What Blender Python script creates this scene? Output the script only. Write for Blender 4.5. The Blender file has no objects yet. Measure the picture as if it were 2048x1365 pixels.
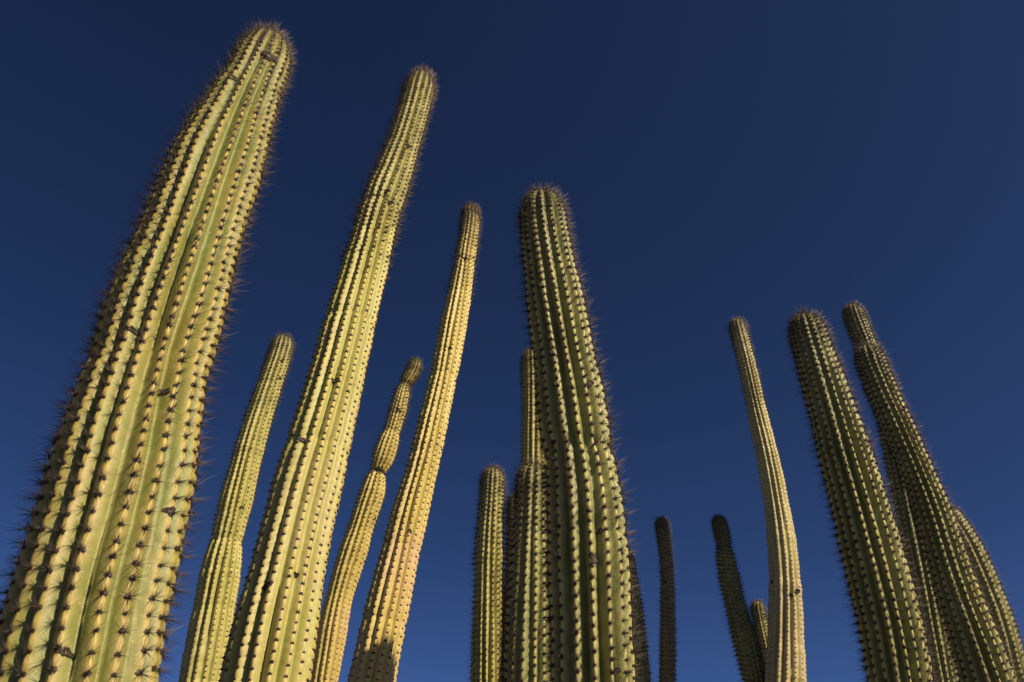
import bpy, math, random
import numpy as np
from mathutils import Vector, Matrix

# ---------------------------------------------------------------- camera
SC = bpy.context.scene
COL = SC.collection
F_PX = 1700.0                      # focal length in photograph pixels (2048 wide)
PITCH = math.radians(35.0)
CAM_H = 1.25                       # eye height above the ground, photographer crouching
cam_d = bpy.data.cameras.new('camera')
cam = bpy.data.objects.new('camera', cam_d)
COL.objects.link(cam)
cam.location = (0, 0, CAM_H)
cam.rotation_euler = (math.radians(90) + PITCH, 0, 0)
cam_d.sensor_width = 36.0
cam_d.lens = F_PX / 2048 * 36.0
cam_d.clip_start = 0.02
cam_d.clip_end = 6000
cam_d.dof.use_dof = True
cam_d.dof.focus_distance = 2.1
cam_d.dof.aperture_fstop = 13.0
SC.camera = cam

# ---------------------------------------------------------------- sky and sun
SUN_AZ = math.radians(58)          # to the right of straight behind the camera
SUN_EL = math.radians(40)
SUN = Vector((math.sin(SUN_AZ) * math.cos(SUN_EL), -math.cos(SUN_AZ) * math.cos(SUN_EL), math.sin(SUN_EL)))
world = bpy.data.worlds.new('World')
SC.world = world
world.use_nodes = True
wn = world.node_tree
bg = wn.nodes['Background']
sky = wn.nodes.new('ShaderNodeTexSky')
sky.sky_type = 'NISHITA'
sky.sun_disc = False
sky.sun_elevation = SUN_EL
sky.sun_rotation = math.atan2(SUN.x, SUN.y)
sky.altitude = 1500
sky.air_density = 0.39
sky.dust_density = 1.5
sky.ozone_density = 4.0
sky_gamma = wn.nodes.new('ShaderNodeGamma')     # polarised, contrasty blue
sky_gamma.inputs[1].default_value = 1.35
wn.links.new(sky.outputs[0], sky_gamma.inputs[0])
wn.links.new(sky_gamma.outputs[0], bg.inputs[0])
bg.inputs[1].default_value = 0.05
sun_d = bpy.data.lights.new('sun', 'SUN')
sun_d.energy = 5.0
sun_d.angle = math.radians(0.53)
sun_d.color = (1.0, 0.83, 0.58)
sun = bpy.data.objects.new('sun', sun_d)
sun.rotation_euler = SUN.to_track_quat('Z', 'Y').to_euler()
sun.location = SUN * 30
COL.objects.link(sun)
SC.view_settings.view_transform = 'Standard'
SC.view_settings.look = 'None'
SC.view_settings.exposure = 0.5
SC.view_settings.gamma = 1.0
SC.view_settings.use_curve_mapping = False

rng = np.random.default_rng(7)

# ---------------------------------------------------------------- materials
def nodes_of(name):
    m = bpy.data.materials.new(name)
    m.use_nodes = True
    nt = m.node_tree
    return m, nt, nt.nodes['Principled BSDF']

def N(nt, kind, **kw):
    n = nt.nodes.new(kind)
    for k, v in kw.items():
        setattr(n, k, v)
    return n

def mix(nt, fac, a, b, blend='MIX'):
    n = N(nt, 'ShaderNodeMix', data_type='RGBA', blend_type=blend)
    for sock, val in ((n.inputs[0], fac), (n.inputs[6], a), (n.inputs[7], b)):
        if hasattr(val, 'is_linked') or hasattr(val, 'links'):
            nt.links.new(val, sock)
        else:
            sock.default_value = val if not isinstance(val, tuple) else (*val, 1.0)
    return n.outputs[2]

def math_n(nt, op, a, b=None, clamp=False):
    n = N(nt, 'ShaderNodeMath', operation=op, use_clamp=clamp)
    for i, val in enumerate((a, b)):
        if val is None:
            continue
        if hasattr(val, 'links'):
            nt.links.new(val, n.inputs[i])
        else:
            n.inputs[i].default_value = val
    return n.outputs[0]

def ramp(nt, val, lo, hi):
    n = N(nt, 'ShaderNodeMapRange')
    n.interpolation_type = 'SMOOTHSTEP'
    nt.links.new(val, n.inputs[0])
    n.inputs[1].default_value = lo
    n.inputs[2].default_value = hi
    return n.outputs[0]

def noise(nt, co, scale, detail=3.0, rough=0.55):
    n = N(nt, 'ShaderNodeTexNoise')
    nt.links.new(co, n.inputs['Vector'])
    n.inputs['Scale'].default_value = scale
    n.inputs['Detail'].default_value = detail
    n.inputs['Roughness'].default_value = rough
    return n.outputs['Fac']

def cactus_skin(name, furrow, crest, cork, cork_amt, seed):
    """furrow / crest: colour of the furrows (some with groove shade painted in) and of the rib crests; cork: colour of corky old skin."""
    m, nt, bsdf = nodes_of(name)
    tc = N(nt, 'ShaderNodeTexCoord')
    mp = N(nt, 'ShaderNodeMapping')
    nt.links.new(tc.outputs['Object'], mp.inputs[0])
    mp.inputs['Location'].default_value = (seed * 3.1, seed * 1.7, seed * 2.3)
    co = mp.outputs[0]
    at = N(nt, 'ShaderNodeAttribute', attribute_name='skin')
    sep = N(nt, 'ShaderNodeSeparateColor')
    nt.links.new(at.outputs['Color'], sep.inputs[0])
    crest_a, bump_a, age_a = sep.outputs[0], sep.outputs[1], sep.outputs[2]
    n_big = noise(nt, co, 5.0, 3)
    n_mid = noise(nt, co, 38.0, 4)
    n_fine = noise(nt, co, 230.0, 4, 0.65)
    n_speck = noise(nt, co, 120.0, 2)
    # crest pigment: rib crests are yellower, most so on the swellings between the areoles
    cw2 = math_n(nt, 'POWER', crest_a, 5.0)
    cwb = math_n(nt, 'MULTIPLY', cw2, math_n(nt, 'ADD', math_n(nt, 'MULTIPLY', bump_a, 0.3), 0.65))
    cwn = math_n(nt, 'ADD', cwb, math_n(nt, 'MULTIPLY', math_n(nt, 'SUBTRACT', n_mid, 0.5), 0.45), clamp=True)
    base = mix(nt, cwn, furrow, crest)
    # slow drift between greener and yellower lengths
    base = mix(nt, ramp(nt, n_big, 0.35, 0.7), base, mix(nt, 0.2, base, (crest[0], crest[1], crest[2])))
    n_blot = noise(nt, co, 17.0, 5, 0.7)
    base = mix(nt, math_n(nt, 'MULTIPLY', ramp(nt, n_blot, 0.52, 0.72), 0.35), base, (crest[0] * .55, crest[1] * .5, crest[2] * .6))
    # pale wax bloom
    base = mix(nt, math_n(nt, 'MULTIPLY', ramp(nt, n_mid, 0.45, 0.75), 0.12), base, (0.44, 0.46, 0.22))
    # corky skin on old crests
    ck = math_n(nt, 'ADD', math_n(nt, 'MULTIPLY', age_a, 0.35), math_n(nt, 'MULTIPLY', crest_a, 0.16))
    ck = math_n(nt, 'ADD', ck, math_n(nt, 'MULTIPLY', n_mid, 0.42))
    ck = math_n(nt, 'ADD', ck, math_n(nt, 'MULTIPLY', n_big, 0.45))
    ckm = math_n(nt, 'MULTIPLY', ramp(nt, ck, 0.80, 1.02), cork_amt)
    base = mix(nt, ckm, base, cork)
    # young tips are duller, olive brown
    base = mix(nt, math_n(nt, 'MULTIPLY', ramp(nt, age_a, 0.11, 0.0), 0.65), base, (0.17, 0.145, 0.05))
    # tan flecks
    base = mix(nt, math_n(nt, 'MULTIPLY', ramp(nt, n_speck, 0.69, 0.76), 0.75), base, (0.55, 0.40, 0.20))
    base = mix(nt, math_n(nt, 'MULTIPLY', ramp(nt, n_fine, 0.62, 0.76), 0.6), base, (0.16, 0.12, 0.06))
    nt.links.new(base, bsdf.inputs['Base Color'])
    rg = math_n(nt, 'ADD', math_n(nt, 'MULTIPLY', n_mid, 0.25), 0.38)
    nt.links.new(rg, bsdf.inputs['Roughness'])
    bsdf.inputs['Specular IOR Level'].default_value = 0.35
    bp = N(nt, 'ShaderNodeBump')
    bp.inputs['Strength'].default_value = 0.35
    bp.inputs['Distance'].default_value = 0.002
    nt.links.new(math_n(nt, 'ADD', n_fine, math_n(nt, 'MULTIPLY', n_mid, 1.5)), bp.inputs['Height'])
    nt.links.new(bp.outputs[0], bsdf.inputs['Normal'])
    return m

PINK = (0.46, 0.29, 0.17)
GREY = (0.34, 0.27, 0.18)
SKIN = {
    'green':  cactus_skin('cactus_skin_green', (0.150, 0.170, 0.040), (0.50, 0.35, 0.075), GREY, 0.25, 1),  # greener furrows, their colour also darkened for shade among the spines
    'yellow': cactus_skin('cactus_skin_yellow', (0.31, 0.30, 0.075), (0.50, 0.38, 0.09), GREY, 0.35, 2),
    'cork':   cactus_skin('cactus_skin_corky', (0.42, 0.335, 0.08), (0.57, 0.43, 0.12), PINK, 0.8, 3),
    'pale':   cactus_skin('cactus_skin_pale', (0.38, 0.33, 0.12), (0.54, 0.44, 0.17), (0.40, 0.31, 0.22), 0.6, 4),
    'cream':  cactus_skin('cactus_skin_cream_ribbed', (0.150, 0.170, 0.045), (0.58, 0.50, 0.17), GREY, 0.3, 6),  # green furrow pigment with painted groove shade, for contrast with the crests
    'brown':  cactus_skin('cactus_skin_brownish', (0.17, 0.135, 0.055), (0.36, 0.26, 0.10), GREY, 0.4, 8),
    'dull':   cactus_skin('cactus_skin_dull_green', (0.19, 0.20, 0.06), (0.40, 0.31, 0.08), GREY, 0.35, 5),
}

def spine_material():
    m, nt, bsdf = nodes_of('cactus_spine')
    at = N(nt, 'ShaderNodeAttribute', attribute_name='tone')
    sep = N(nt, 'ShaderNodeSeparateColor')
    nt.links.new(at.outputs['Color'], sep.inputs[0])
    c = mix(nt, sep.outputs[0], (0.030, 0.016, 0.011), (0.24, 0.185, 0.14))
    nt.links.new(c, bsdf.inputs['Base Color'])
    bsdf.inputs['Roughness'].default_value = 0.5
    bsdf.inputs['Specular IOR Level'].default_value = 0.3
    return m
SPINE = spine_material()

def scar_material():
    m, nt, bsdf = nodes_of('dry_scar')
    tc = N(nt, 'ShaderNodeTexCoord')
    f = noise(nt, tc.outputs['Object'], 160.0, 5, 0.7)
    c = mix(nt, ramp(nt, f, 0.35, 0.7), (0.012, 0.008, 0.006), (0.10, 0.072, 0.052))
    nt.links.new(c, bsdf.inputs['Base Color'])
    bsdf.inputs['Roughness'].default_value = 0.9
    bp = N(nt, 'ShaderNodeBump')
    bp.inputs['Distance'].default_value = 0.004
    nt.links.new(f, bp.inputs['Height'])
    nt.links.new(bp.outputs[0], bsdf.inputs['Normal'])
    return m
SCAR = scar_material()

def ground_material():
    m, nt, bsdf = nodes_of('desert_soil')
    tc = N(nt, 'ShaderNodeTexCoord')
    co = tc.outputs['Object']
    a, b = noise(nt, co, 0.35, 6), noise(nt, co, 14.0, 8, 0.65)
    c = mix(nt, ramp(nt, a, 0.35, 0.65), (0.085, 0.065, 0.042), (0.12, 0.09, 0.06))
    c = mix(nt, ramp(nt, b, 0.45, 0.75), c, (0.05, 0.045, 0.03))
    nt.links.new(c, bsdf.inputs['Base Color'])
    bsdf.inputs['Roughness'].default_value = 0.95
    bp = N(nt, 'ShaderNodeBump')
    bp.inputs['Distance'].default_value = 0.03
    nt.links.new(b, bp.inputs['Height'])
    nt.links.new(bp.outputs[0], bsdf.inputs['Normal'])
    return m

# ---------------------------------------------------------------- mesh helpers
def mesh_from(name, verts, quads=None, tris=None, smooth=False):
    me = bpy.data.meshes.new(name)
    nq = 0 if quads is None else len(quads)
    ntr = 0 if tris is None else len(tris)
    idx = []
    if nq: idx.append(np.asarray(quads, np.int32).ravel())
    if ntr: idx.append(np.asarray(tris, np.int32).ravel())
    idx = np.concatenate(idx)
    tot = np.concatenate([np.full(nq, 4, np.int32), np.full(ntr, 3, np.int32)])
    start = np.concatenate([[0], np.cumsum(tot)[:-1]]).astype(np.int32)
    me.vertices.add(len(verts))
    me.vertices.foreach_set('co', np.asarray(verts, np.float32).ravel())
    me.loops.add(len(idx))
    me.loops.foreach_set('vertex_index', idx)
    me.polygons.add(len(tot))
    me.polygons.foreach_set('loop_start', start)
    me.polygons.foreach_set('loop_total', tot)
    if smooth:
        me.polygons.foreach_set('use_smooth', np.ones(len(tot), bool))
    me.update(calc_edges=True)
    me.validate()
    return me

def colour_attr(me, name, rgb):
    a = me.color_attributes.new(name, 'FLOAT_COLOR', 'POINT')
    c = np.ones((len(rgb), 4), np.float32)
    c[:, :rgb.shape[1]] = rgb
    a.data.foreach_set('color', c.ravel())

def put(name, me, mat, parent=None, matrix=None):
    o = bpy.data.objects.new(name, me)
    COL.objects.link(o)
    if mat is not None and not me.materials:
        me.materials.append(mat)
    if parent is not None:
        o.parent = parent
    if matrix is not None:
        o.matrix_local = matrix
    return o

# ---------------------------------------------------------------- ground
def build_ground():
    # dense near the cacti, wide cells towards the horizon
    ax = np.concatenate([-np.geomspace(3000, 8, 14), np.linspace(-6, 6, 40), np.geomspace(8, 3000, 14)])
    X, Y = np.meshgrid(ax, ax + 2.0, indexing='ij')
    Z = 0.03 * np.sin(X * 1.3 + 1) * np.sin(Y * 1.1) + 0.02 * np.sin(X * 3.1 + Y * 2.3)
    Z = np.where(np.hypot(X, Y) > 12, 0.0, Z) - 0.03
    n = len(ax)
    i = np.arange(n * n).reshape(n, n)
    q = np.stack([i[:-1, :-1], i[1:, :-1], i[1:, 1:], i[:-1, 1:]], -1).reshape(-1, 4)
    me = mesh_from('ground', np.stack([X, Y, Z], -1).reshape(-1, 3), q, smooth=True)
    o = put('ground', me, ground_material())
    o['kind'] = 'structure'
    o['label'] = 'dry sandy desert soil below the cactus columns'
build_ground()

# ---------------------------------------------------------------- spine clusters
def spine_cluster(n_rad, n_cen, lr, lc, thick, tone, seed, pad_r=.0036, pad=True, pale=.10):
    """Areole pad with radial and central spines; x,y lie on the skin (y towards the tip), z points out."""
    r = np.random.default_rng(seed)
    V, T, C = [], [], []
    if pad:
        a = np.arange(6) * math.tau / 6
        pw = pad_r * (0.85 + 0.3 * r.random(6))
        ring = np.stack([np.cos(a) * pw * 1.05, np.sin(a) * pw * 0.9, np.full(6, -0.0012)], 1)
        V += [tuple(p) for p in ring] + [(0, 0, 0.0026)]
        T += [(k, (k + 1) % 6, 6) for k in range(6)]
        C += [tone * 0.15] * 7
    def spine(d, L, w, c):
        d = d / np.linalg.norm(d)
        u = np.cross(d, (0.3, 0.5, 0.81)); u /= np.linalg.norm(u)
        v = np.cross(d, u)
        b = len(V)
        o = d * 0.001
        for k in range(3):
            an = k * math.tau / 3
            V.append(tuple(o + w * (math.cos(an) * u + math.sin(an) * v)))
        V.append(tuple(d * L))
        T.extend([(b, b + 1, b + 3), (b + 1, b + 2, b + 3), (b + 2, b, b + 3)])
        c = c * (2.4 if r.random() < pale else .45)
        C.extend([c * 0.6] * 3 + [min(1, c * 1.4)])
    off = r.random() * math.tau
    for k in range(n_rad):
        an = off + (k + r.normal(0, .25)) * math.tau / n_rad
        lift = math.radians(r.uniform(8, 42))
        d = np.array([math.cos(an) * math.cos(lift), math.sin(an) * math.cos(lift), math.sin(lift)])
        spine(d, lr * r.uniform(.55, 1.2), thick, tone * r.uniform(.3, 1.2))
    for k in range(n_cen):
        an = r.random() * math.tau
        lift = math.radians(r.uniform(45, 88))
        d = np.array([math.cos(an) * math.cos(lift), math.sin(an) * math.cos(lift), math.sin(lift)])
        spine(d, lc * r.uniform(.5, 1.35), thick * 1.15, tone * r.uniform(.3, 1.3))
    return np.array(V), np.array(T, np.int32), np.array(C)

CLUSTERS = {
    'long':  [spine_cluster(15, 8, .0165, .026, .00037, .34, 10 + k, .0043) for k in range(6)],
    'mid':   [spine_cluster(10, 5, .0125, .019, .00038, .30, 30 + k) for k in range(5)],
    'short': [spine_cluster(5, 1, .0045, .008, .00040, .22, 50 + k) for k in range(4)],
    'crown': [spine_cluster(13, 9, .0120, .019, .00040, .30, 70 + k, pale=.16) for k in range(4)],
    'young': [spine_cluster(20, 8, .0140, .019, .00042, .28, 110 + k, .0045, pale=.12) for k in range(5)],
    'stub':  [spine_cluster(3, 1, .0050, .008, .00045, .20, 90 + k) for k in range(3)],
}
CLUSTER_MESH = {}
def cluster_mesh(kind, k):
    if (kind, k) not in CLUSTER_MESH:
        v, t, c = CLUSTERS[kind][k]
        me = mesh_from('spine_cluster', v, tris=t)
        colour_attr(me, 'tone', np.stack([c, c, c], 1))
        me.materials.append(SPINE)
        CLUSTER_MESH[(kind, k)] = me
    return CLUSTER_MESH[(kind, k)]

# ---------------------------------------------------------------- digitised outlines
# Photograph rows (y, left edge, right edge), tip first; a column's distance comes from its usual thickness
# and from the columns whose shadows it catches.
ROWS = {
    'A': [(54,543,543),(60,505,575),(100,475,598),(150,447,584),(200,407,567),(300,348,547),(400,300,507),(500,258,487),(600,216,461),(700,182,432),(800,147,416),(900,111,400),(1000,85,388),(1100,48,373),(1200,15,345),(1300,-12,328),(1365,-28,320)],
    'B': [(138,846,846),(160,818,870),(200,804,864),(300,771,838),(350,745,828),(400,725,808),(450,709,794),(500,693,787),(550,677,775),(600,660,765),(640,645,756),(700,632,741),(800,600,724),(900,566,704),(1000,534,680),(1100,508,661),(1200,480,646),(1300,454,630),(1365,440,620)],
    'C': [(408,938,938),(420,929,952),(440,926,959),(460,922,958),(500,913,953),(540,906,949),(600,893,943),(640,880,936),(700,870,926),(750,860,915),(800,847,907),(850,833,894),(900,821,888),(950,807,875),(1000,790,864),(1100,761,841),(1200,734,823),(1300,708,803),(1365,694,793)],
    'D': [(669,568,568),(690,546,587),(720,531,582),(760,518,568),(800,502,557),(850,484,542),(900,467,529),(950,454,518),(1000,438,507),(1050,428,494),(1080,420,486),(1100,412,487),(1150,398,483),(1200,388,475),(1300,369,460),(1365,356,449)],
    'E': [(717,832,832),(730,819,843),(745,810,842),(760,799,832),(770,795,820),(790,789,820),(820,779,814),(850,771,806),(865,764,801),(880,757,800),(900,748,796),(920,741,788),(935,742,778),(945,734,773),(960,729,773),(980,721,773),(1000,713,766),(1050,697,750),(1100,678,738),(1150,662,721),(1200,649,705),(1250,636,697),(1300,628,689),(1365,617,676)],
    'F': [(375,1082,1082),(390,1051,1117),(400,1045,1122),(430,1040,1131),(480,1041,1140),(530,1046,1151),(600,1053,1169),(650,1059,1177),(700,1065,1188),(800,1074,1210),(850,1079,1216),(880,1083,1218),(900,1085,1223),(950,1089,1236),(1000,1090,1247),(1100,1093,1256),(1200,1095,1262),(1300,1098,1268),(1365,1100,1271)],
    'G': [(696,1062,1062),(705,1050,1075),(720,1046,1083),(800,1045,1090),(900,1043,1096),(1000,1040,1100),(1365,1030,1110)],
    'H': [(924,1068,1068),(930,1050,1085),(950,1040,1096),(1000,1031,1101),(1100,1024,1105),(1200,1016,1108),(1300,1009,1110),(1365,1006,1112)],
    'I': [(986,1034,1034),(1000,1023,1045),(1030,1019,1050),(1100,1015,1055),(1200,1008,1060),(1365,1000,1065)],
    'J': [(933,986,986),(942,972,999),(960,964,1006),(1000,961,1007),(1050,955,1007),(1100,950,1008),(1200,947,1008),(1300,944,1008),(1365,941,1008)],
    'K': [(1085,1240,1240),(1110,1205,1260),(1150,1208,1272),(1200,1216,1283),(1300,1226,1295),(1365,1231,1301)],
    'L': [(1034,1323,1323),(1045,1313,1333),(1080,1316,1340),(1120,1321,1346),(1160,1322,1348),(1200,1321,1350),(1300,1320,1352),(1365,1319,1351)],
    'M': [(1031,1435,1435),(1045,1424,1451),(1080,1431,1462),(1093,1434,1462),(1100,1431,1465),(1150,1437,1476),(1200,1448,1488),(1250,1459,1504),(1300,1471,1521),(1365,1487,1535)],
    'N': [(1201,1514,1514),(1212,1503,1526),(1230,1502,1532),(1270,1512,1540),(1320,1522,1552),(1365,1530,1562)],
    'O': [(636,1473,1473),(650,1459,1487),(670,1462,1497),(700,1469,1504),(750,1482,1518),(800,1490,1527),(850,1499,1541),(900,1509,1555),(950,1518,1567),(1000,1527,1577),(1050,1532,1587),(1100,1536,1595),(1150,1538,1601),(1200,1537,1606),(1250,1535,1608),(1300,1532,1611),(1365,1529,1613)],
    'P': [(624,1604,1604),(640,1582,1633),(670,1581,1652),(700,1587,1666),(750,1596,1686),(800,1610,1706),(850,1622,1725),(900,1633,1742),(950,1645,1758),(1000,1658,1776),(1050,1669,1790),(1100,1680,1804),(1150,1693,1818),(1200,1703,1833),(1250,1714,1846),(1300,1725,1857),(1365,1736,1866)],
    'Q': [(607,1703,1703),(620,1684,1722),(650,1692,1738),(680,1704,1750),(750,1727,1780),(800,1743,1801),(850,1756,1816),(900,1767,1829),(950,1776,1839),(1000,1785,1849),(1100,1804,1868),(1200,1823,1888),(1300,1841,1906),(1365,1852,1919)],
    'R': [(688,1731,1731),(696,1708,1756),(712,1706,1768),(750,1718,1783),(800,1740,1803),(850,1760,1829),(900,1782,1851),(950,1802,1872),(1000,1820,1896),(1050,1834,1914),(1100,1847,1930),(1150,1859,1947),(1200,1874,1966),(1250,1888,1988),(1300,1902,2011),(1365,1918,2035)],
    'T': [(1007,1883,1877),(1022,1858,1896),(1052,1860,1938),(1072,1872,1955),(1122,1898,1982),(1172,1920,2002),(1222,1938,2021),(1272,1954,2038),(1322,1968,2052),(1365,1974,2064)],
}

def ray(x, y):
    cx, cz = (x - 1024) / F_PX, -(y - 682.5) / F_PX
    c, s = math.cos(PITCH), math.sin(PITCH)
    return np.array([cx, c - cz * s, s + cz * c])

def project(p):
    q = p - np.array([0, 0, CAM_H])
    c, s = math.cos(PITCH), math.sin(PITCH)
    depth = q[:, 1] * c + q[:, 2] * s
    up = -q[:, 1] * s + q[:, 2] * c
    return 1024 + F_PX * q[:, 0] / depth, 682.5 - F_PX * up / depth, depth

def smooth1(a, n=1):
    for _ in range(n):
        b = a.copy()
        b[1:-1] = .25 * a[:-2] + .5 * a[1:-1] + .25 * a[2:]
        a = b
    return a

def axis_of(rows, D, k):
    """Axis points and radii of a column standing at distance D and leaning k per metre of height."""
    pts = []
    for y, l, r in rows:
        d = ray((l + r) / 2, y)
        pts.append(d * D / (d[1] - k * d[2]))
    pts = np.array(pts)
    tan = np.gradient(pts, axis=0)
    tan /= np.linalg.norm(tan, axis=1)[:, None]
    R = []
    for (y, l, r), p, a in zip(rows, pts, tan):
        f = lambda v: v - (v @ a) * a
        u, w = f(ray(l, y)), f(ray(r, y))
        cc = u @ w / np.linalg.norm(u) / np.linalg.norm(w)
        R.append(np.linalg.norm(f(p)) * math.sin(.5 * math.acos(min(1.0, cc))))
    pts[:, 2] += CAM_H
    return pts, np.array(R)

def cubic(xs, P, q):
    """Catmull-Rom style interpolation of P (n,d) given at xs."""
    P = np.atleast_2d(P.T).T
    m = np.gradient(P, xs, axis=0)
    i = np.clip(np.searchsorted(xs, q, 'right') - 1, 0, len(xs) - 2)
    h = xs[i + 1] - xs[i]
    t = ((q - xs[i]) / h)[:, None]
    h = h[:, None]
    return ((2*t**3 - 3*t**2 + 1) * P[i] + (t**3 - 2*t**2 + t) * h * m[i]
            + (-2*t**3 + 3*t**2) * P[i+1] + (t**3 - t**2) * h * m[i+1])

# ---------------------------------------------------------------- one column
def make_cactus(key, label, D, k, ribs, skin, spines=('long', 'long', 'long'), quality=4, singles=0,
                lam=.0205, rings=(), depth=.19, scars=(), splay=(0, 0), rot=0.0, cut=0.33, group='columnar cacti', flen=1.0, bumps=.0008, smooth_r=0, clots=6):
    r = np.random.default_rng(sum(ord(c) for c in key) * 77)
    rows = ROWS[key]
    pts, R = axis_of(rows, D, k)
    # axis: keep the tip, smooth the digitised points a little
    pts = smooth1(pts, 1)
    R = smooth1(np.concatenate([[R[3]], [R[3]], [R[3]], R[3:]]) if len(R) > 5 else np.concatenate([[R[2]], [R[2]], R[2:]]), smooth_r)
    Rt = np.array(R)
    ys = np.array([a[0] for a in rows], float)
    # below the frame: on down to the soil, bending towards upright
    p, t = pts[-1], pts[-1] - pts[-3]
    t = t / -t[2]
    H = p[2]
    ext, extR, extY = [], [], []
    for f in np.linspace(0.06, 1.0, 12):
        h = H * f * 1.03
        g = f - .5 * f * f * 0.9
        ext.append([p[0] + t[0] * H * g + splay[0] * f * f, p[1] + t[1] * H * g + splay[1] * f * f, p[2] - h])
        extR.append(Rt[-1] * (1 + .05 * math.sin(f * 3)) * (1 - .22 * f ** 2))
        extY.append(1365 + 900 * f)
    n_vis = len(pts)
    pts = np.vstack([pts, ext]); Rt = np.concatenate([Rt, extR]); ys = np.concatenate([ys, extY])
    s_k = np.concatenate([[0], np.cumsum(np.linalg.norm(np.diff(pts, axis=0), axis=1))])
    Ltot = s_k[-1]
    s_vis = s_k[n_vis - 1] + .12
    # ring positions
    ds = lam / (quality - .4)
    tv = pts[0] - np.array([0, 0, CAM_H]); tv /= np.linalg.norm(tv)
    ta = pts[3] - pts[0]; ta /= np.linalg.norm(ta)
    sn = math.sqrt(max(.05, 1 - float(tv @ ta) ** 2))
    cap = Rt[0] * 1.2 / max(.5, sn)
    s_off = Rt[0] * (.1 + .6 * (1 - sn)) / sn                         # the near rim of the rounded top stands a little above the axis tip
    s_end = Ltot - s_off
    s = np.concatenate([cap * (1 - np.cos(np.linspace(0.02, 1, 26) * math.pi / 2)),
                        np.arange(cap + ds, s_vis, ds), np.arange(s_vis, s_end - .01, .03), [s_end]])
    s = np.unique(np.round(s, 6))
    C = cubic(s_k, pts, s + s_off)
    # slight natural wander of the axis and swelling of the radius
    Rs = np.interp(s, s_k, Rt)
    Rs = smooth1(Rs, 8)
    ph = r.random(6) * 6.28
    Rs = Rs * (1 + .012 * np.sin(s * 21 + ph[0]) + .010 * np.sin(s * 9.3 + ph[1]) + .006 * np.sin(s * 47 + ph[2]))
    for (yy, amt, wid) in rings:
        sc = np.interp(yy, ys[:n_vis], s_k[:n_vis])
        Rs = Rs * (1 - amt * np.exp(-((s - sc) / wid) ** 2))
    # yearly growth: a faint waist every hand's breadth or two
    sg = r.uniform(.08, .2)
    while sg < s_vis:
        Rs = Rs * (1 - r.uniform(.005, .035) * np.exp(-((s - sg) / r.uniform(.006, .018)) ** 2))
        Rs = Rs * (1 + r.uniform(.0, .02) * np.exp(-((s - sg - .03) / .03) ** 2))
        sg += r.uniform(.10, .32)
    dome = np.where(s < cap, np.sqrt(np.clip(1 - (1 - s / cap) ** 2, 0, 1)), 1.0)
    Rs = Rs * dome
    # frames by parallel transport, tip to base
    T = np.gradient(C, s, axis=0)
    T /= np.linalg.norm(T, axis=1)[:, None]          # points down the column
    U = np.zeros_like(T)
    u = np.array([1.0, 0, 0]); u -= (u @ T[0]) * T[0]; u /= np.linalg.norm(u)
    for i in range(len(s)):
        u = u - (u @ T[i]) * T[i]
        u = u / np.linalg.norm(u)
        U[i] = u
    W = np.cross(T, U)
    # ribs
    n_seg = 8 if quality >= 5 else 6
    na = ribs * n_seg
    ang = np.arange(na) / na * math.tau
    rib_i = (np.arange(na) + n_seg // 2) // n_seg % ribs
    loc = (np.arange(na) + n_seg // 2) % n_seg - n_seg // 2          # -n/2 .. n/2-1, 0 on the crest
    w_prof = .5 * np.abs(np.cos(loc / n_seg * math.pi)) + .5 * (1 - 2 * np.abs(loc / n_seg)) ** .9           # 1 crest, 0 furrow
    lam_s = lam * (.5 + .5 * np.clip(s / .25, 0, 1) ** .7)
    u_s = np.concatenate([[0], np.cumsum(np.diff(s) / (.5 * (lam_s[1:] + lam_s[:-1])))])
    off = r.random(ribs)
    f1, f2, a1 = r.uniform(3, 9, ribs), r.random(ribs) * 6.28, r.uniform(.12, .5, ribs)
    wob, wo2 = r.random(ribs) * 6.28, r.uniform(2, 6, ribs)
    phase = u_s[:, None] + off[None] + a1[None] * np.sin(s[:, None] * f1[None] + f2[None])      # rings x ribs
    twist = rot + .10 * np.sin(s * 1.7 + ph[3]) + .02 * np.sin(s * 7 + ph[4])
    ribang = .02 * np.sin(s[:, None] * wo2[None] + wob[None])                                     # each rib wanders
    th = ang[None] + twist[:, None] + ribang[:, rib_i] * w_prof[None]
    dmod = depth * (.42 + .58 * np.clip(s / .4, 0, 1))[:, None] * (1 + .15 * np.sin(s * 5 + ph[5]))[:, None] * (1 + .25 * np.sin(s[:, None] * 11 + wob[None])[:, rib_i])
    vis_w = np.clip((s_vis - s) / .1, 0, 1)[:, None]
    bumpc = 1 - 2 * (.5 + .5 * np.cos(phase * math.tau)) ** 2
    bump = bumpc[:, rib_i] * w_prof[None] ** 2.2
    amp = np.minimum(bumps, Rs * .02)[:, None] * (1 + .35 * np.sin(phase * 1.7 + f2[None]))[:, rib_i]
    rr = Rs[:, None] * (1 - dmod * (1 - w_prof[None])) + amp * bump * vis_w
    rr += (Rs * .006)[:, None] * np.sin(phase * 2.3 + 1)[:, rib_i] * vis_w
    dirs = np.cos(th)[..., None] * U[:, None] + np.sin(th)[..., None] * W[:, None]
    P = C[:, None] + dirs * rr[..., None]
    nr = len(s)
    base = np.array([C[-1][0], C[-1][1], 0.0])
    tip = C[0] - T[0] * (s[0] * .6)
    V = np.vstack([P.reshape(-1, 3), [tip], [C[-1]]]) - base
    i = np.arange(nr * na).reshape(nr, na)
    j = np.roll(i, -1, axis=1)
    quads = np.stack([i[:-1], j[:-1], j[1:], i[1:]], -1).reshape(-1, 4)
    it = nr * na
    tr = np.concatenate([np.stack([np.full(na, it), j[0], i[0]], 1), np.stack([np.full(na, it + 1), i[-1], j[-1]], 1)])
    me = mesh_from('stem', V, quads, tr, smooth=True)
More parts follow.
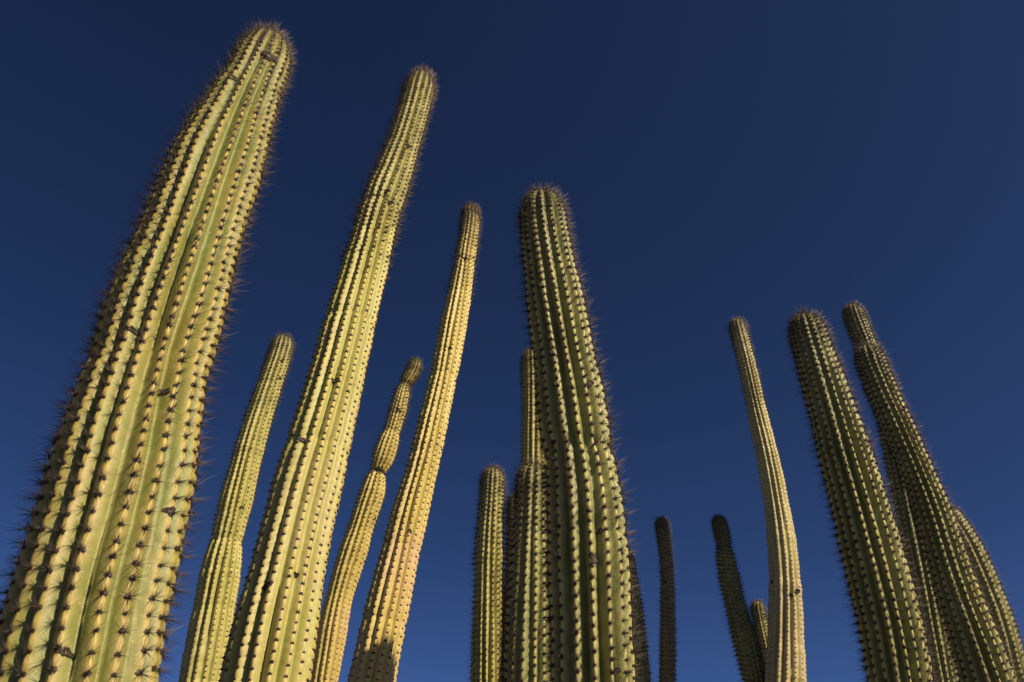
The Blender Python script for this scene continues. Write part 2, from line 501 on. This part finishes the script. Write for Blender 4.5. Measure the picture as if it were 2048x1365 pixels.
    age = np.clip(s / 1.6, 0, 1)[:, None] * np.ones((1, na))
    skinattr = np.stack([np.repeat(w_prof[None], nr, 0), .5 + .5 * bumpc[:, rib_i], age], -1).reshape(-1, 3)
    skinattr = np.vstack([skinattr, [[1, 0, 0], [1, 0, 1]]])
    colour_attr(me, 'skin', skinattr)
    root = bpy.data.objects.new('columnar_cactus', None)
    root.empty_display_size = .1
    COL.objects.link(root)
    root.location = base
    root['label'] = label
    root['category'] = 'cactus'
    root['group'] = group
    put('stem', me, SKIN[skin], root)
    # areoles: where the rib phase passes an integer
    pos, nor, upv, ss = [], [], [], []
    dR = np.gradient(Rs, s)
    for q in range(ribs):
        cidx = q * n_seg
        ph_q = phase[:, q]
        kk = np.arange(math.ceil(ph_q[0]), math.floor(ph_q.max()))
        mono = np.maximum.accumulate(ph_q)
        sq = np.interp(kk + r.normal(0, .05, len(kk)), mono + np.arange(len(mono)) * 1e-7, s)
        sq = sq[(sq > s[2])]
        fi = np.interp(sq, s, np.arange(nr))
        i0 = np.clip(fi.astype(int), 0, nr - 2); ft = (fi - i0)[:, None]
        pp = P[i0, cidx] * (1 - ft) + P[i0 + 1, cidx] * ft
        dd = dirs[i0, cidx] * (1 - ft) + dirs[i0 + 1, cidx] * ft
        Tu = -T[i0]
        nn = dd + Tu * np.clip(dR[i0], -1, 3)[:, None]
        nn /= np.linalg.norm(nn, axis=1)[:, None]
        pos.append(pp); nor.append(nn); upv.append(Tu); ss.append(sq)
    pos, nor, upv, ss = map(np.concatenate, (pos, nor, upv, ss))
    pos = pos + nor * .0004
    y_ax = upv - (upv * nor).sum(1)[:, None] * nor
    y_ax /= np.maximum(np.linalg.norm(y_ax, axis=1), 1e-6)[:, None]
    x_ax = np.cross(y_ax, nor)
    view = np.array([0, 0, CAM_H]) - pos
    dist = np.linalg.norm(view, axis=1)
    facing = (nor * view).sum(1) / dist
    px, py, dep = project(pos)
    # kind of cluster by age
    zone = np.where(ss < cut * (1 + .3 * r.normal(0, 1, len(ss)) * .3), 0, np.where(ss < 1.0 + .2 * r.normal(0, 1, len(ss)), 1, 2))
    kinds = np.array([spines[z] for z in zone], dtype=object)
    kinds[(ss < .24 * (1 + .25 * r.normal(0, 1, len(ss)))) & (kinds != 'short')] = 'young'
    kinds[ss < cap * .45] = 'crown'
    kinds[ss > s_vis + .05] = 'stub'
    var = r.integers(0, 12, len(ss))
    scl = r.uniform(.75, 1.2, len(ss)) * flen * (1 + .08 * np.clip(1 - ss / .25, 0, 1))
    inframe = (px > 0) & (px < 2048) & (py > 0) & (py < 1365) & (facing > .12) & (ss < s_vis)
    order = np.argsort(np.where(inframe, dep, 1e9))
    single = np.zeros(len(ss), bool)
    ns = min(singles, int(inframe.sum()))
    single[order[:ns]] = True
    for q in np.nonzero(single)[0]:
        kd = kinds[q]
        kv = int(var[q]) % len(CLUSTERS[kd])
        m4 = Matrix.Identity(4)
        for a in range(3):
            m4[a][0] = x_ax[q, a] * scl[q]; m4[a][1] = y_ax[q, a] * scl[q]; m4[a][2] = nor[q, a] * scl[q]
            m4[a][3] = pos[q, a] - base[a]
        put('spine_cluster', cluster_mesh(kd, kv), None, root, m4)
    VV, TT, CC, nv = [], [], [], 0
    rest = ~single
    for kd in set(kinds):
        for kv in range(len(CLUSTERS[kd])):
            sel = np.nonzero(rest & (kinds == kd) & (var % len(CLUSTERS[kd]) == kv))[0]
            if not len(sel):
                continue
            v, t, c = CLUSTERS[kd][kv]
            fr = np.stack([x_ax[sel], y_ax[sel], nor[sel]], 1) * scl[sel][:, None, None]
            w = np.einsum('vk,nkd->nvd', v, fr) + pos[sel][:, None] - base
            tt = t[None] + (np.arange(len(sel)) * len(v))[:, None, None] + nv
            VV.append(w.reshape(-1, 3)); TT.append(tt.reshape(-1, 3)); CC.append(np.tile(c, len(sel)))
            nv += len(sel) * len(v)
    if VV:
        c = np.concatenate(CC)
        sm = mesh_from('spines', np.concatenate(VV), tris=np.concatenate(TT))
        colour_attr(sm, 'tone', np.stack([c, c, c], 1))
        so = put('spines', sm, SPINE, root)
        so['kind'] = 'stuff'
    # scars, placed on the skin where the photograph shows them
    Pv = P.reshape(-1, 3)
    qx, qy, qd = project(Pv)
    outd = dirs.reshape(-1, 3)
    fc = (outd * (np.array([0, 0, CAM_H]) - Pv)).sum(1)
    for (sx, sy, size) in scars:
        d2 = (qx - sx) ** 2 + (qy - sy) ** 2 + np.where(fc > 0, 0, 1e9)
        v = int(np.argmin(d2))
        scar(root, base, P, i, v // na, v % na, outd[v], T[v // na], size * qd[v] / F_PX, r)
    # small dry clots on some areoles
    cand = np.nonzero(inframe & (facing > .3) & (ss > cap))[0]
    if len(cand) > 12:
        for q in r.choice(cand, clots, replace=False):
            v = int(np.argmin(((Pv - pos[q]) ** 2).sum(1)))
            scar(root, base, P, i, v // na, v % na, outd[v], T[v // na], r.uniform(.006, .011), r)
    return root

def scar(root, base, P, idx, ring, col, n, T, size, r):
    """Dry sunken scar with a ragged raised rim, lying on the skin."""
    y = -T - (-T @ n) * n
    y /= np.linalg.norm(y)
    x = np.cross(y, n)
    o = P[ring, col] - base
    nr, na, rows_n = 4, 14, []
    V = [o - n * size * .02]
    ecc = r.uniform(.6, 1.0)
    lob = r.uniform(.45, 1.35, na)
    lob = .7 * lob + .15 * np.roll(lob, 1) + .15 * np.roll(lob, -1)
    hgt = (-.02, .10, .15, -.22)
    flat = P.reshape(-1, 3) - base
    near = flat[np.abs(np.arange(len(flat)) // P.shape[1] - ring) < 40]
    for q in range(nr):
        f = (.35, .65, .88, 1.08)[q]
        for a in range(na):
            an = a / na * math.tau
            p = o + (x * math.cos(an) + y * math.sin(an) * ecc) * size * .5 * f * lob[a]
            d = near - p
            lat = d - (d @ n)[:, None] * n
            l2 = (lat ** 2).sum(1)
            hh = d @ n
            ok = (l2 < max(.0035 ** 2, l2[hh > -.04].min() * 1.5 if (hh > -.04).any() else 1)) & (hh > -.04)
            p = p + n * (hh[ok].max() if ok.any() else 0.0)
            V.append(p + n * size * .5 * (hgt[q] * r.uniform(.3, 1.3) if q < 3 else hgt[q]))
    T3 = [(0, 1 + a, 1 + (a + 1) % na) for a in range(na)]
    Q4 = []
    for q in range(nr - 1):
        for a in range(na):
            b0, b1 = 1 + q * na, 1 + (q + 1) * na
            Q4.append((b0 + a, b1 + a, b1 + (a + 1) % na, b0 + (a + 1) % na))
    me = mesh_from('scar', np.array(V), Q4, T3, smooth=True)
    put('scar', me, SCAR, root)

# ---------------------------------------------------------------- the columns
LONG = ('long', 'long', 'long')
make_cactus('A', 'thick green column with dense spines on every rib, the stoutest of all', .95, .15, 18, 'green', LONG,
            quality=7, singles=300, depth=.19, lam=.0225, bumps=.0009,
            scars=[(345,1022,30),(132,1305,34),(538,112,34),(328,785,18),(462,155,24),(268,660,20),(345,1195,22),(560,210,18)])
make_cactus('B', 'tall pale green smooth column with spines worn down to dots', 1.45, .15, 16, 'yellow', ('long', 'short', 'short'),
            quality=6, singles=300, lam=.0185, bumps=.0007, rings=[(404,.08,.014),(628,.06,.010),(345,.04,.02),(880,.03,.012),(760,.03,.01)], cut=.9, depth=.19,
            scars=[(815,295,14),(781,406,16),(774,383,12),(535,1170,24),(607,882,16),(671,762,18),(785,632,8),(670,1007,14),(700,890,9),(590,1150,12)])
make_cactus('C', 'tall slender yellow column with corky pinkish lower half', 2.25, .1, 15, 'cork', ('mid', 'short', 'short'),
            quality=5, singles=200, rings=[(425,.14,.014),(518,.10,.010),(908,.07,.016),(750,.04,.012)], depth=.19, cut=.5,
            scars=[(930,518,14),(819,1063,12),(885,900,8),(790,1330,14),(900,696,10),(948,518,7)])
make_cactus('D', 'short yellow green column beside the stoutest spiny column', 3.4, .0, 16, 'yellow', ('long', 'mid', 'short'),
            quality=4, singles=150, rings=[(1080,.06,.02)], depth=.19, cut=.45, scars=[(564,722,9),(558,758,8),(485,1015,8)])
make_cactus('E', 'short yellow column pinched by deep joints into knobbly segments', 3.6, 0, 15, 'cork', ('long', 'mid', 'short'),
            quality=4, singles=150, rings=[(942,.40,.010),(862,.08,.02),(766,.22,.014)], smooth_r=0, depth=.19, cut=.4,
            scars=[(796,818,13),(745,1037,9),(790,905,6),(757,943,16),(742,941,14)])
make_cactus('F', 'stout green column with long spines, its sunless side dark', 1.5, 0, 15, 'cream', LONG,
            quality=6, singles=300, rings=[(888,.07,.014),(620,.03,.01)], depth=.27,
            scars=[(1180,768,16),(1186,884,16),(1212,888,16),(1190,1118,26),(1200,1062,18),(1228,1108,14),(1219,1341,16),(1108,575,9),(1094,622,10)])
make_cactus('G', 'column partly hidden behind the stout dark-sided column, top above its neighbours', 3.6, 0, 15, 'yellow', ('mid', 'mid', 'short'),
            quality=4, depth=.17)
make_cactus('H', 'dark spiny short column pressed against the stout dark-sided column', 2.005, 0, 14, 'cream', LONG,
            quality=5, singles=200, depth=.2)
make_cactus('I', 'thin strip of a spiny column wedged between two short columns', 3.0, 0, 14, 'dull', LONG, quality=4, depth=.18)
make_cactus('J', 'short column with golden ribs and a rounded spiny top', 3.0, 0, 16, 'yellow', ('long', 'mid', 'mid'),
            quality=4, singles=150, depth=.22, cut=.4)
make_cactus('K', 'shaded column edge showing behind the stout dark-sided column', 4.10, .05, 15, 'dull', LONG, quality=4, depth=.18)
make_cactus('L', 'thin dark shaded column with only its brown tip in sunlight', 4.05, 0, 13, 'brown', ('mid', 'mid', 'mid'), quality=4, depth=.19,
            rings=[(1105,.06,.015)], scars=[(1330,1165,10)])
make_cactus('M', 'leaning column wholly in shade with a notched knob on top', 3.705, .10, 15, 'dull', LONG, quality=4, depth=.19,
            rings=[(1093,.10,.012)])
make_cactus('N', 'small golden column tip peeping between a shaded and a sunlit column', 4.6, 0, 13, 'yellow', LONG, quality=4, depth=.19,
            rings=[(1236,.08,.012)])
make_cactus('O', 'tall curved pale yellow column, nearly bare of spines', 3.7, 0, 14, 'pale', ('mid', 'short', 'short'),
            quality=4, singles=150, rings=[(735,.04,.015),(800,.04,.015),(1190,.03,.02)], depth=.19, cut=.55,
            scars=[(1592,1183,15),(1580,1192,12),(1546,1190,8),(1544,1165,8)])
make_cactus('P', 'stout leaning dark green spiny column with sunlit right-hand ribs', 1.95, 0, 16, 'cream', LONG,
            quality=5, singles=300, depth=.25, scars=[(1679,735,12),(1672,690,9)])
make_cactus('R', 'leaning green column crossing in front of a taller one', 2.3, 0, 15, 'cream', LONG,
            quality=5, singles=300, depth=.25, scars=[(1803,818,14)])
make_cactus('Q', 'taller leaning green column passing behind another leaning one', 2.9, 0, 15, 'cream', ('long', 'long', 'mid'),
            quality=4, singles=150, depth=.22)
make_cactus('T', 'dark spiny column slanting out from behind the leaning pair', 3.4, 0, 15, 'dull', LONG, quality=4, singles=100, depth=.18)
